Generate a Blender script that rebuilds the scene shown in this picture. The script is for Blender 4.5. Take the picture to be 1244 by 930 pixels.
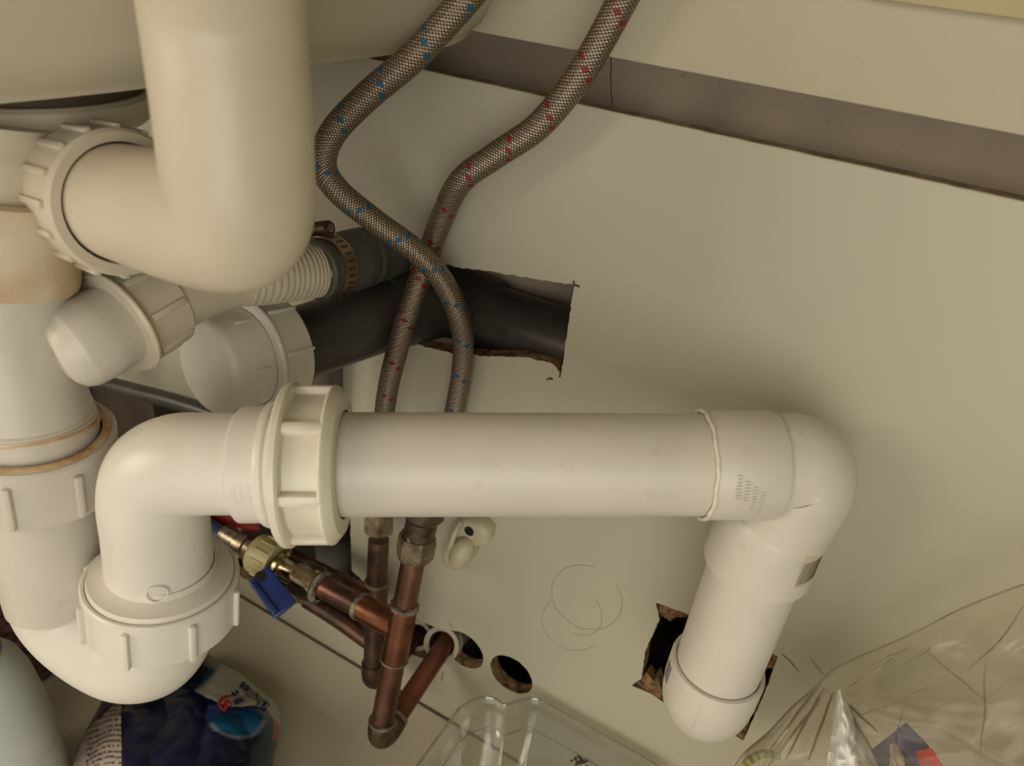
import bpy, bmesh, math, random
import numpy as np
from mathutils import Vector, Matrix, noise
from mathutils.geometry import tessellate_polygon

random.seed(7)
np.random.seed(7)
sc = bpy.context.scene
for o in list(bpy.data.objects):
    bpy.data.objects.remove(o)

# ------------------------------------------------------------------ camera
FPX, CX, CY = 900.0, 622.0, 465.0          # focal length and centre, pixels of the 1244 x 930 frame
DY, CAMZ = 0.33, 0.54                      # camera to back panel, camera above cupboard floor
def nrm(v): v = np.array(v, float); return v / np.linalg.norm(v)
Dn = nrm([-200, 1500, 900])                # world down, in camera axes (right, down, forward)
Lf = np.array([-2057, -721, 900.0]); Lf = nrm(Lf - Lf.dot(Dn) * Dn)
Rn = -Lf                                   # world +X
Fn = np.cross(Rn, Dn)                      # world +Y (into the wall)
def c2w(c):
    c = np.array(c, float)
    return Vector((c.dot(Rn), -DY + c.dot(Fn), CAMZ - c.dot(Dn)))
CAM = c2w((0, 0, 0))
def P(px, py, z):                          # point at a depth z along the lens
    return c2w(((px - CX) * z / FPX, (py - CY) * z / FPX, z))
def ray(px, py): return c2w(((px - CX) / FPX, (py - CY) / FPX, 1.0)) - CAM
def W(px, py, Y=0.0):                      # point on the plane Y = const
    r = ray(px, py); return CAM + r * ((Y - CAM.y) / r.y)
def G(px, py, Z=0.0):                      # point on the plane Z = const
    r = ray(px, py); return CAM + r * ((Z - CAM.z) / r.z)
def pix(w):
    v = w - CAM
    x = v.x * Rn + v.y * Fn - v.z * Dn
    return (CX + FPX * x[0] / x[2], CY + FPX * x[1] / x[2], x[2])

cam_d = bpy.data.cameras.new('camera'); cam = bpy.data.objects.new('camera', cam_d)
sc.collection.objects.link(cam); sc.camera = cam
right = c2w((1, 0, 0)) - CAM; down = c2w((0, 1, 0)) - CAM; fwd = c2w((0, 0, 1)) - CAM
m = Matrix((right, -down, -fwd)).transposed().to_4x4(); m.translation = CAM
cam.matrix_world = m
cam_d.sensor_width = 36; cam_d.lens = FPX / 1244 * 36
cam_d.clip_start = 0.01; cam_d.clip_end = 30
cam_d.dof.use_dof = True; cam_d.dof.focus_distance = 0.37; cam_d.dof.aperture_fstop = 11

# ------------------------------------------------------------------ light
world = bpy.data.worlds.new('world'); sc.world = world; world.use_nodes = True
bg = world.node_tree.nodes['Background']
bg.inputs[0].default_value = (1.0, 0.9, 0.74, 1); bg.inputs[1].default_value = 0.72
def area(name, loc, target, size, power, col):
    d = bpy.data.lights.new(name, 'AREA'); d.energy = power; d.size = size; d.color = col
    o = bpy.data.objects.new(name, d); sc.collection.objects.link(o)
    o.location = loc
    o.rotation_euler = (Vector(target) - Vector(loc)).to_track_quat('-Z', 'Y').to_euler()
    return o
area('kitchen_light', (-0.95, -1.15, 0.95), (-0.1, 0, 0.35), 0.75, 12.5, (1.0, 0.86, 0.66))
area('fill_light', (0.45, -1.25, 0.5), (-.1, 0, 0.35), 0.9, 9.0, (0.95, 0.95, 0.86))  # added fill from the front right, no window known there
sc.view_settings.view_transform = 'Standard'; sc.view_settings.look = 'None'
sc.view_settings.gamma = 1; sc.view_settings.use_curve_mapping = False
sc.view_settings.exposure = -0.33
sc.cycles.max_bounces = 10; sc.cycles.transparent_max_bounces = 24

# ------------------------------------------------------------------ materials
MAT = {}
def mat(name, base, rough=0.5, metal=0.0, var=0.0, vscale=60.0, dark=None, bump=0.0, bscale=300.0,
        dirt=None, dscale=40.0, damt=0.0, spec=0.5, coat=0.0, sss=0.0, trans=0.0):
    m = bpy.data.materials.new(name); m.use_nodes = True
    nt = m.node_tree; b = nt.nodes['Principled BSDF']
    b.inputs['Base Color'].default_value = (*base, 1)
    b.inputs['Roughness'].default_value = rough; b.inputs['Metallic'].default_value = metal
    b.inputs['Specular IOR Level'].default_value = spec; b.inputs['Coat Weight'].default_value = coat
    if sss:
        b.inputs['Subsurface Weight'].default_value = sss
        b.inputs['Subsurface Radius'].default_value = (0.004, 0.003, 0.002)
        b.inputs['Subsurface Scale'].default_value = 1.0
    if trans: b.inputs['Transmission Weight'].default_value = trans
    geo = nt.nodes.new('ShaderNodeNewGeometry')
    sock = None
    if var or dark:
        n = nt.nodes.new('ShaderNodeTexNoise'); n.inputs['Scale'].default_value = vscale
        n.inputs['Detail'].default_value = 6; nt.links.new(geo.outputs['Position'], n.inputs['Vector'])
        r = nt.nodes.new('ShaderNodeValToRGB')
        r.color_ramp.elements[0].position = 0.35; r.color_ramp.elements[1].position = 0.65
        d = dark or tuple(c * (1 - var) for c in base)
        r.color_ramp.elements[0].color = (*d, 1); r.color_ramp.elements[1].color = (*base, 1)
        nt.links.new(n.outputs['Fac'], r.inputs['Fac']); sock = r.outputs['Color']
    if dirt:
        n = nt.nodes.new('ShaderNodeTexNoise'); n.inputs['Scale'].default_value = dscale
        n.inputs['Detail'].default_value = 8; n.inputs['Roughness'].default_value = 0.7
        nt.links.new(geo.outputs['Position'], n.inputs['Vector'])
        mr = nt.nodes.new('ShaderNodeMapRange'); mr.inputs[1].default_value = 0.60; mr.inputs[2].default_value = 0.78
        mr.inputs[4].default_value = damt
        nt.links.new(n.outputs['Fac'], mr.inputs[0])
        mx = nt.nodes.new('ShaderNodeMix'); mx.data_type = 'RGBA'
        nt.links.new(mr.outputs[0], mx.inputs[0])
        if sock: nt.links.new(sock, mx.inputs[6])
        else: mx.inputs[6].default_value = (*base, 1)
        mx.inputs[7].default_value = (*dirt, 1); sock = mx.outputs[2]
    if sock: nt.links.new(sock, b.inputs['Base Color'])
    if bump:
        n = nt.nodes.new('ShaderNodeTexNoise'); n.inputs['Scale'].default_value = bscale
        n.inputs['Detail'].default_value = 4; nt.links.new(geo.outputs['Position'], n.inputs['Vector'])
        bp = nt.nodes.new('ShaderNodeBump'); bp.inputs['Strength'].default_value = bump
        bp.inputs['Distance'].default_value = 0.001
        nt.links.new(n.outputs['Fac'], bp.inputs['Height']); nt.links.new(bp.outputs[0], b.inputs['Normal'])
    MAT[name] = m; return m
PIPE = mat('white_plastic_pipe', (.60, .555, .485), .38, var=.07, vscale=25, dirt=(.40, .29, .19), dscale=75, damt=.5, bump=.06, bscale=500)
PIPE2 = mat('white_moulded_plastic', (.69, .65, .585), .34, var=.05, vscale=30, dirt=(.45, .38, .26), dscale=70, damt=.22, bump=.05, bscale=600)
PIPE3 = mat('old_cream_plastic', (.56, .495, .385), .4, var=.07, vscale=20, dirt=(.45, .32, .18), dscale=60, damt=.2)
CAPW = mat('grey_white_cap_plastic', (.64, .605, .54), .42, var=.03, vscale=30)
NUTW = mat('cream_union_plastic', (.70, .655, .54), .34, var=.06, vscale=60, dirt=(.42, .33, .2), dscale=90, damt=.3)
STAIN = mat('stained_plastic', (.62, .52, .39), .5, dark=(.50, .35, .21), vscale=45, dirt=(.42, .2, .09), dscale=60, damt=.5)
RUSTRING = mat('limescale_ring', (.62, .49, .30), .6, dark=(.42, .22, .09), vscale=90)
GAPD = mat('dark_gap', (.08, .06, .04), .7)
PANEL = mat('cream_melamine', (.465, .435, .335), .42, var=.07, vscale=6, dirt=(.33, .27, .18), dscale=14, damt=.18, bump=.03, bscale=900)
RAILM = mat('speckled_cream_board', (.47, .415, .305), .55, var=.07, vscale=9, dirt=(.22, .15, .09), dscale=520, damt=.55)
LEDGE = mat('yellowed_batten', (.45, .385, .22), .5, var=.12, vscale=30)
CHIP = mat('raw_chipboard', (.36, .23, .105), .9, dark=(.085, .038, .015), vscale=190, bump=1.0, bscale=420)
SPLINT = mat('torn_fibreboard', (.27, .15, .06), .9, dark=(.06, .025, .01), vscale=260, bump=1.0, bscale=500)
CAVW = mat('brown_grey_plaster', (.50, .395, .29), .85, var=.15, vscale=20, dirt=(.08, .05, .03), dscale=160, damt=.7, bump=.15, bscale=300)
FLOORM = mat('beige_melamine_floor', (.56, .51, .395), .38, var=.06, vscale=8)
SINKM = mat('cream_sink', (.42, .37, .275), .5, var=.06, vscale=14, dirt=(.33, .26, .16), dscale=80, damt=.25)
BLACKP = mat('black_pipe_plastic', (.055, .05, .042), .36, dark=(.035, .03, .027), vscale=40, bump=.05, bscale=500)
GREYR = mat('grey_rubber', (.075, .072, .060), .5, var=.1, vscale=60)
SLATE = mat('slate_grey_pipe_plastic', (.10, .092, .078), .5, var=.2, vscale=20)
STRAP = mat('brushed_steel_band', (.48, .36, .25), .38, 1.0, var=.2, vscale=120)
STEEL = mat('dull_steel', (.42, .37, .28), .32, .9, dark=(.15, .11, .07), vscale=180)
BRASSN = mat('limescaled_brass', (.29, .23, .14), .5, .45, dark=(.10, .07, .04), vscale=90, bump=.6, bscale=300)
BRONZE = mat('dark_bronze', (.14, .095, .06), .38, .7, dark=(.055, .04, .03), vscale=150, bump=.2, bscale=300)
CHROME = mat('aged_chrome', (.56, .50, .38), .24, 1.0, dark=(.24, .18, .1), vscale=130)
COPPER = mat('copper', (.21, .095, .06), .36, .75, dark=(.085, .045, .032), vscale=55, dirt=(.13, .22, .17), dscale=75, damt=.75, bump=.12, bscale=260)
COPPERD = mat('dark_copper', (.16, .085, .055), .4, .7, dark=(.055, .04, .033), vscale=60, dirt=(.1, .15, .12), dscale=80, damt=.6)
COPPERR = mat('bright_copper_elbow', (.29, .12, .065), .28, .85, dark=(.15, .06, .035), vscale=50)
SOLDER = mat('verdigris_solder', (.33, .29, .20), .6, .3, dark=(.07, .055, .04), vscale=150, bump=.5, bscale=400)
BLUEH = mat('blue_handle_plastic', (.012, .03, .15), .35, var=.2, vscale=80)
REDH = mat('red_handle_plastic', (.20, .008, .010), .4)
YELN = mat('translucent_yellow_plastic', (.38, .34, .17), .4, var=.15, vscale=80, sss=.2)
SLEEVE = mat('cream_grey_sleeve', (.42, .36, .25), .55, var=.25, vscale=90)
CLIPM = mat('ivory_clip_plastic', (.50, .44, .31), .45, var=.1, vscale=60, sss=.1)
HOLEB = mat('black_recess', (.006, .005, .005), .9)
WICK = mat('dark_red_woven_strand', (.13, .055, .045), .5, dark=(.075, .03, .026), vscale=90)
BOTTLE = mat('translucent_bottle_plastic', (.58, .62, .58), .4, var=.04, vscale=20, sss=.35)
CAPB = mat('blue_cap_plastic', (.01, .22, .58), .35)
PENCIL = mat('pencil_lead', (.27, .245, .18), .8)
INKD = mat('black_ink', (.02, .018, .018), .6)
STICK = mat('sticker_paper', (.52, .46, .34), .5)
INKN = mat('navy_ink', (.012, .025, .13), .45)
INKR = mat('red_ink', (.45, .02, .02), .45)
WHITEC = mat('painted_film_glare', (.75, .74, .70), .22, var=.1, vscale=60, bump=.6, bscale=120)  # highlight of the clear film put into a white colour
BOXB = mat('navy_carton', (.008, .022, .15), .5, var=.3, vscale=60)
BOXR = mat('red_carton', (.65, .02, .02), .5, var=.3, vscale=60)
WIREG = mat('green_wire_stripe', (.05, .22, .06), .45)
WIREY = mat('yellow_wire_stripe', (.55, .42, .05), .45)

def clear_mat(name, tint, gloss_rough, fac_min, ior=1.45, body=None, bodyamt=0.0):
    m = bpy.data.materials.new(name); m.use_nodes = True; nt = m.node_tree; nt.nodes.clear()
    out = nt.nodes.new('ShaderNodeOutputMaterial'); tr = nt.nodes.new('ShaderNodeBsdfTransparent')
    gl = nt.nodes.new('ShaderNodeBsdfGlossy'); gl.inputs['Roughness'].default_value = gloss_rough
    gl.inputs['Color'].default_value = (1, 1, 1, 1)
    tr.inputs['Color'].default_value = (*tint, 1)
    fr = nt.nodes.new('ShaderNodeLayerWeight'); fr.inputs['Blend'].default_value = .35
    mr = nt.nodes.new('ShaderNodeMapRange'); mr.inputs[3].default_value = fac_min; mr.inputs[4].default_value = .6
    nt.links.new(fr.outputs['Facing'], mr.inputs[0])
    mx = nt.nodes.new('ShaderNodeMixShader'); nt.links.new(mr.outputs[0], mx.inputs[0])
    base = tr.outputs[0]
    if body:
        df = nt.nodes.new('ShaderNodeBsdfDiffuse'); df.inputs['Color'].default_value = (*body, 1)
        m2 = nt.nodes.new('ShaderNodeMixShader'); m2.inputs[0].default_value = bodyamt
        nt.links.new(tr.outputs[0], m2.inputs[1]); nt.links.new(df.outputs[0], m2.inputs[2]); base = m2.outputs[0]
    nt.links.new(base, mx.inputs[1]); nt.links.new(gl.outputs[0], mx.inputs[2])
    nt.links.new(mx.outputs[0], out.inputs[0]); MAT[name] = m; return m
CLEARBOX = clear_mat('clear_tub_plastic', (.93, .93, .90), .08, .05, body=(.5, .5, .42), bodyamt=.10)
FILM = clear_mat('clear_film', (.95, .93, .88), .24, .025, body=(.60, .53, .40), bodyamt=.12)

def attr_mat(name, rough, metal, bump=0.0):
    m = bpy.data.materials.new(name); m.use_nodes = True; nt = m.node_tree; b = nt.nodes['Principled BSDF']
    a = nt.nodes.new('ShaderNodeAttribute'); a.attribute_name = 'Col'
    nt.links.new(a.outputs['Color'], b.inputs['Base Color'])
    b.inputs['Roughness'].default_value = rough
    if metal is None: nt.links.new(a.outputs['Alpha'], b.inputs['Metallic'])
    else: b.inputs['Metallic'].default_value = metal
    MAT[name] = m; return m
BRAID = attr_mat('woven_steel_braid', .33, None)
PRINT = attr_mat('printed_foil', .28, 0.0)

# ------------------------------------------------------------------ object helpers
COL = sc.collection
ORG = {}
def thing(name, label, cat, loc, group=None):
    o = bpy.data.objects.new(name, None); COL.objects.link(o); o.location = loc
    o.empty_display_size = .01
    o['label'] = label; o['category'] = cat
    if group: o['group'] = group
    ORG[o] = Vector(loc); return o
def obj(name, vf, mt, parent=None, label=None, cat=None, kind=None, sharp=35, group=None, cols=None):
    vs, fs = vf
    org = ORG[parent] if parent else Vector((0, 0, 0))
    me = bpy.data.meshes.new(name)
    if isinstance(vs, np.ndarray):
        vl = (vs - np.array(org)).tolist()
    else:
        vl = [Vector(v) - org for v in vs]
    me.from_pydata(vl, [], [tuple(f) for f in fs])
    if mt: me.materials.append(mt)
    me.polygons.foreach_set('use_smooth', [True] * len(me.polygons))
    if cols is not None:
        ca = me.color_attributes.new('Col', 'FLOAT_COLOR', 'POINT')
        ca.data.foreach_set('color', np.asarray(cols, dtype=np.float32).ravel())
    me.update()
    if sharp is not None: me.set_sharp_from_angle(angle=math.radians(sharp))
    o = bpy.data.objects.new(name, me); COL.objects.link(o)
    if parent: o.parent = parent
    ORG[o] = org
    if label: o['label'] = label
    if cat: o['category'] = cat
    if kind: o['kind'] = kind
    if group: o['group'] = group
    return o
def join(*parts):
    V, F = [], []
    for vs, fs in parts:
        n = len(V); V += [Vector(v) for v in vs]; F += [tuple(i + n for i in f) for f in fs]
    return V, F
def fixn(vf):                                   # consistent outward normals
    bm = bmesh.new(); vs = [bm.verts.new(v) for v in vf[0]]
    for f in vf[1]:
        try: bm.faces.new([vs[i] for i in f])
        except ValueError: pass
    bmesh.ops.recalc_face_normals(bm, faces=bm.faces)
    bm.verts.index_update()
    r = [v.co.copy() for v in bm.verts], [tuple(v.index for v in f.verts) for f in bm.faces]
    bm.free(); return r
def spline(pts, n=12):                          # Catmull-Rom through points
    p = [Vector(q) for q in pts]
    p = [p[0] * 2 - p[1]] + p + [p[-1] * 2 - p[-2]]
    out = []
    for i in range(1, len(p) - 2):
        a, b, c, d = p[i - 1:i + 3]
        for k in range(n):
            t = k / n
            out.append(.5 * ((2 * b) + (c - a) * t + (2 * a - 5 * b + 4 * c - d) * t * t + (3 * b - a - 3 * c + d) * t ** 3))
    out.append(p[-2]); return out
def lerp_list(r, n):
    if not isinstance(r, (list, tuple)): return [r] * n
    return [float(x) for x in np.interp(np.linspace(0, len(r) - 1, n), range(len(r)), r)]
def frames(path):
    t = [(path[min(i + 1, len(path) - 1)] - path[max(i - 1, 0)]).normalized() for i in range(len(path))]
    u = t[0].orthogonal().normalized(); fr = []
    for i in range(len(path)):
        u = (u - t[i] * u.dot(t[i])).normalized(); fr.append((t[i], u, t[i].cross(u)))
    return fr
def tube(pts, r, n=12, seg=40, caps=True, smooth=True):
    path = spline(pts, n) if smooth else [Vector(p) for p in pts]
    rr = lerp_list(r, len(path)); fr = frames(path); V = []; F = []
    for i, p in enumerate(path):
        _, u, v = fr[i]
        for k in range(seg):
            a = 2 * math.pi * k / seg
            V.append(p + u * (math.cos(a) * rr[i]) + v * (math.sin(a) * rr[i]))
    for i in range(len(path) - 1):
        for k in range(seg):
            k2 = (k + 1) % seg
            F.append((i * seg + k, i * seg + k2, (i + 1) * seg + k2, (i + 1) * seg + k))
    if caps:
        F.append(tuple(range(seg - 1, -1, -1))); b = (len(path) - 1) * seg
        F.append(tuple(range(b, b + seg)))
    return V, F
class Ax:                                        # an axis with an angle origin that faces the camera
    def __init__(s, p0, p1):
        s.o = Vector(p0); s.d = (Vector(p1) - s.o).normalized(); s.L = (Vector(p1) - s.o).length
        c = CAM - s.o; s.u = (c - s.d * c.dot(s.d)).normalized(); s.v = s.d.cross(s.u)
    def pt(s, t, r, a): return s.o + s.d * t + s.u * (r * math.cos(a)) + s.v * (r * math.sin(a))
    def lathe(s, prof, seg=64, n=None):
        seg = n or seg; V = []; F = []
        for t, r in prof:
            for k in range(seg): V.append(s.pt(t, max(r, 1e-5), 2 * math.pi * k / seg))
        for i in range(len(prof) - 1):
            for k in range(seg):
                k2 = (k + 1) % seg
                F.append((i * seg + k, i * seg + k2, (i + 1) * seg + k2, (i + 1) * seg + k))
        return fixn((V, F))
    def box(s, t0, t1, r0, r1, a, w, bev=.0006):
        """radial rib between t0..t1 and radius r0..r1, at angle a, width w"""
        er = s.u * math.cos(a) + s.v * math.sin(a); ea = s.d.cross(er)
        return bbox(s.o + s.d * ((t0 + t1) / 2) + er * ((r0 + r1) / 2), s.d * ((t1 - t0) / 2), er * ((r1 - r0) / 2), ea * (w / 2), bev)
    def patch(s, t0, t1, r, a0, a1, th=.0004, n=10):
        V = []; F = []
        for rr in (r, r + th):
            for i in range(n + 1):
                a = a0 + (a1 - a0) * i / n
                V += [s.pt(t0, rr, a), s.pt(t1, rr, a)]
        m = 2 * (n + 1)
        for i in range(n):
            q = 2 * i
            F += [(q, q + 1, q + 3, q + 2), (m + q, m + q + 2, m + q + 3, m + q + 1),
                  (q, q + 2, m + q + 2, m + q), (q + 1, m + q + 1, m + q + 3, q + 3)]
        F += [(0, m, m + 1, 1), (2 * n, 2 * n + 1, m + 2 * n + 1, m + 2 * n)]
        return fixn((V, F))
def bbox(c, ex, ey, ez, bev=0.0):
    bm = bmesh.new(); bmesh.ops.create_cube(bm, size=2.0)
    M = Matrix((ex, ey, ez)).transposed()
    for v in bm.verts: v.co = M @ v.co
    bmesh.ops.recalc_face_normals(bm, faces=bm.faces); bm.normal_update()
    if bev:
        bmesh.ops.bevel(bm, geom=bm.edges[:], offset=bev, segments=2, profile=.5, affect='EDGES')
    bmesh.ops.recalc_face_normals(bm, faces=bm.faces); bm.verts.index_update()
    r = [v.co + Vector(c) for v in bm.verts], [tuple(v.index for v in f.verts) for f in bm.faces]
    bm.free(); return r
def abox(x0, x1, y0, y1, z0, z1, bev=0.0):
    return bbox(((x0 + x1) / 2, (y0 + y1) / 2, (z0 + z1) / 2), Vector(((x1 - x0) / 2, 0, 0)), Vector((0, (y1 - y0) / 2, 0)), Vector((0, 0, (z1 - z0) / 2)), bev)
def plate(outline, holes, y0, y1, outer_sides=True):
    """panel in the XZ plane with holes; outline/holes are lists of (x, z). returns face part, cut-edge part"""
    polys = [[Vector((x, z, 0)) for x, z in outline]] + [[Vector((x, z, 0)) for x, z in h] for h in holes]
    flat = [v for p in polys for v in p]; tri = tessellate_polygon(polys); n = len(flat)
    V = [Vector((v.x, y0, v.y)) for v in flat] + [Vector((v.x, y1, v.y)) for v in flat]
    F = []
    for t in tri:
        a, b, c = [flat[i] for i in t]
        cr = (b - a).cross(c - a).z
        if abs(cr) < 1e-14: continue
        t = t if cr > 0 else (t[0], t[2], t[1])
        F.append(tuple(t)); F.append((t[0] + n, t[2] + n, t[1] + n))
    EV, EF = [], []
    off = 0
    for pi, p in enumerate(polys):
        if pi > 0 or outer_sides:
            b = len(EV)
            EV += [Vector((v.x, y0, v.y)) for v in p] + [Vector((v.x, y1, v.y)) for v in p]
            k = len(p)
            for i in range(k):
                j = (i + 1) % k
                EF.append((b + i, b + j, b + k + j, b + k + i))
        off += len(p)
    return (V, F), (EV, EF)
def rough(poly, step=.0022, amp=.0009, seed=0, closed=True):
    rnd = random.Random(seed); out = []
    k = len(poly)
    for i in range(k if closed else k - 1):
        a = Vector(poly[i]); b = Vector(poly[(i + 1) % k]); L = (b - a).length
        n = max(1, int(L / step)); nv = Vector((-(b - a).y, (b - a).x)).normalized()
        for q in range(n):
            p = a.lerp(b, q / n)
            if q: p = p + nv * rnd.uniform(-amp, amp)
            out.append((p.x, p.y))
    return out
def wz(pts): return [(W(x, y).x, W(x, y).z) for x, y in pts]

# ------------------------------------------------------------------ setting
XL, XR = -0.95, 0.50
TOP = (W(742, 145).z + W(1244, 234).z) / 2
RAILZ = (W(742, 78, -.004).z + W(1244, 155, -.004).z) / 2
h_pipe = rough(wz([(396, 290), (450, 298), (500, 308), (552, 324), (600, 330), (650, 339), (697, 346), (692, 385), (686, 425),
                   (681, 456), (676, 447), (668, 440), (655, 438), (640, 434), (600, 433), (560, 431), (520, 422), (498, 414),
                   (430, 400), (392, 385)]), amp=.00045, step=.0016, seed=1)
h_sq = rough(wz([(797, 732), (812, 737), (836, 746), (880, 768), (945, 797), (935, 826), (917, 868), (903, 899), (888, 890), (840, 868),
                 (803, 851), (790, 842), (768, 832), (779, 824), (784, 790), (801, 752)]), amp=.0003, seed=2)
def circ(px, py, r, n=40, amp=.0003, seed=3, a0=0, a1=2 * math.pi):
    c = W(px, py); rnd = random.Random(seed)
    return [(c.x + (r + rnd.uniform(-amp, amp)) * math.cos(a0 + (a1 - a0) * i / n), c.z + (r + rnd.uniform(-amp, amp)) * math.sin(a0 + (a1 - a0) * i / n)) for i in range(n)]
RH = .0172
h_round = circ(621, 819, RH)
# the long slot runs into the second round hole
c4 = W(563, 789)
slot_px = [(60, 445), (110, 455), (200, 478), (300, 505), (390, 530), (424, 590), (427, 692), (470, 732), (505, 752), (530, 762)]
arc = [(c4.x + RH * math.cos(a), c4.z + RH * math.sin(a)) for a in np.linspace(2.2, -2.1, 26)]
slot_bot = [(528, 806), (500, 794), (440, 774), (380, 741), (300, 704), (60, 590)]
h_slot = rough(wz(slot_px), amp=.0005, seed=5, closed=False) + arc + rough(wz(slot_bot), amp=.0006, seed=6, closed=False) + wz([slot_bot[-1]])
(face, edge) = plate([(XL, .0), (XR, .0), (XR, TOP), (XL, TOP)], [h_pipe, h_sq, h_round, h_slot], 0.0, .010, outer_sides=False)
wall = obj('wall_back', face, PANEL, kind='structure', sharp=20)
obj('cut_edge', edge, CHIP, wall, sharp=30, label='raw brown chipboard cut edge')
obj('edge_strip', abox(XL, XR, .0002, .0100, TOP - .0006, TOP + .0004), mat('brown_edge_strip', (.40, .33, .22), .7, dark=(.22, .15, .09), vscale=120), wall, label='thin brown top edge of the panel')
# splinters where the board was torn
def splinter(poly, y0, y1, seed):
    c = sum((Vector(p) for p in poly), Vector((0, 0))) / len(poly); rnd = random.Random(seed)
    V = [Vector((p[0], y0, p[1])) for p in poly] + [Vector((p[0], y1, p[1])) for p in poly]
    V.append(Vector((c.x, y0 - .002, c.y))); k = len(poly)
    F = [(i, (i + 1) % k, 2 * k) for i in range(k)] + [(i, i + k, (i + 1) % k + k, (i + 1) % k) for i in range(k)]
    F.append(tuple(range(2 * k - 1, k - 1, -1)))
    return fixn((V, F))
for i, pl in enumerate([[(797, 731), (812, 737), (836, 744), (833, 752), (822, 750), (813, 756), (806, 751), (800, 745)],
                        [(780, 822), (785, 818), (792, 828), (797, 822), (802, 836), (803, 851), (786, 840), (771, 833)],
                        [(918, 790), (942, 794), (951, 799), (944, 805), (946, 812), (934, 813), (922, 818)],
                        [(900, 880), (912, 872), (908, 886), (903, 903), (896, 896)]]):
    obj('splinter', splinter(rough(wz(pl), step=.0012, amp=.0005, seed=20 + i), .0012, .009, i), SPLINT, wall, sharp=10, label='torn brown fibreboard splinter')
# small cuts, dents and pencil lines
def wstroke(pts, r, mt, name, y=-.0002, label=None):
    path = [W(x, y_, y) for x, y_ in pts]
    return obj(name, tube(path, r, n=5, seg=6), mt, wall, label=label)
wstroke([(697, 341), (697, 348)], .0005, GAPD, 'knife_cut'); wstroke([(696, 346), (700, 346.5), (704, 348)], .0006, GAPD, 'knife_cut')
wstroke([(681, 449), (680, 458)], .0005, GAPD, 'knife_cut'); wstroke([(664, 461), (669, 459.5), (671, 461)], .0006, CHIP, 'dent')
wstroke([(950, 794), (960, 803), (970, 815)], .00025, CHIP, 'scratch'); wstroke([(985, 800), (992, 809), (1000, 820)], .00012, CHIP, 'scratch')
wstroke([(768, 832), (778, 836)], .0005, GAPD, 'knife_cut'); wstroke([(547, 755), (550, 765)], .0002, CHIP, 'scratch')
wstroke([(538, 817), (536, 826)], .0006, CHIP, 'knife_cut')
def ringpx(cx, cy, rx, ry, rot, a0, a1, n=24, wob=2):
    rnd = random.Random(int(cx)); o = []
    for i in range(n + 1):
        a = math.radians(a0 + (a1 - a0) * i / n); w_ = 1 + rnd.uniform(-.012, .012)
        x = rx * math.cos(a) * w_; y = ry * math.sin(a) * w_; c, s = math.cos(rot), math.sin(rot)
        o.append((cx + x * c - y * s, cy + x * s + y * c))
    return o
wstroke(ringpx(713, 725, 45, 37, .55, -60, 255, 30), .00022, PENCIL, 'pencil_line', -.00002, 'faint pencil circle')
wstroke(ringpx(695, 757, 38, 31, .5, 20, 200, 24), .0002, PENCIL, 'pencil_line', -.00001, 'faint pencil circle')
wstroke(ringpx(700, 740, 36, 26, .8, -80, 60, 20), .0002, PENCIL, 'pencil_line', -.00001, 'faint pencil circle')

obj('floor', abox(XL, XR, -.62, 0.0, -.018, 0), FLOORM, kind='structure')
# dark joint where floor meets panel
obj('trim_1', abox(XL, XR, -.0022, 0.0, 0.0, .0012), GAPD, kind='structure')
# house wall behind the panel: two slabs with a jagged crack between them
ck = [W(742 + dx, y, .056) for dx, y in ((0, 70), (.5, 85), (-.8, 92), (.6, 104), (0, 112), (1.4, 124), (1.0, 132), (2.2, 146), (2, 170), (3, 260), (0, 420))]
crk = [(p.x, p.z) for p in ck]
crk = [(crk[0][0], .76)] + [c for c in crk if c[1] > .285] + [(crk[-1][0], .28)]
l = [(XL, .28), (XL, .76)] + [(x - .0004, z) for x, z in crk]
r_ = [(x + .0004, z) for x, z in crk] + [(XR, .28), (XR, .76)]
for i, pl in enumerate((l, r_)):
    a, b = plate(pl, [], .056, .075)
    obj('wall_rear', fixn(join(a, b)), CAVW, kind='structure', sharp=30)
obj('wall_cavity', join(abox(XL, XR, .15, .165, -.02, .28), abox(XL, XR, .010, .165, -.018, -.004)), mat('painted_cavity_shade', (.05, .038, .03), .9), kind='structure')  # dark colour stands for the shade inside the holes
obj('wall_cavity', abox(XL, XR, .056, .15, .262, .28), MAT['painted_cavity_shade'], kind='structure')
obj('wall_left', abox(XL - .018, XL, -.62, .165, -.018, .76), PANEL, kind='structure')
obj('wall_right', abox(XR, XR + .018, -.62, .165, -.018, .76), PANEL, kind='structure')
obj('ceiling', abox(XL - .018, XR + .018, -.64, .095, .76, .79), RAILM, kind='structure')
obj('trim_2', abox(XL, XR, -.004, .012, RAILZ, .76, .0008), RAILM, kind='structure')
lb = W(1045, 1, -.012)
obj('trim_3', abox(lb.x, XR, -.012, -.0041, W(1150, 11, -.012).z, W(1150, 11, -.012).z + .05, .0008), LEDGE, kind='structure')

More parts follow.
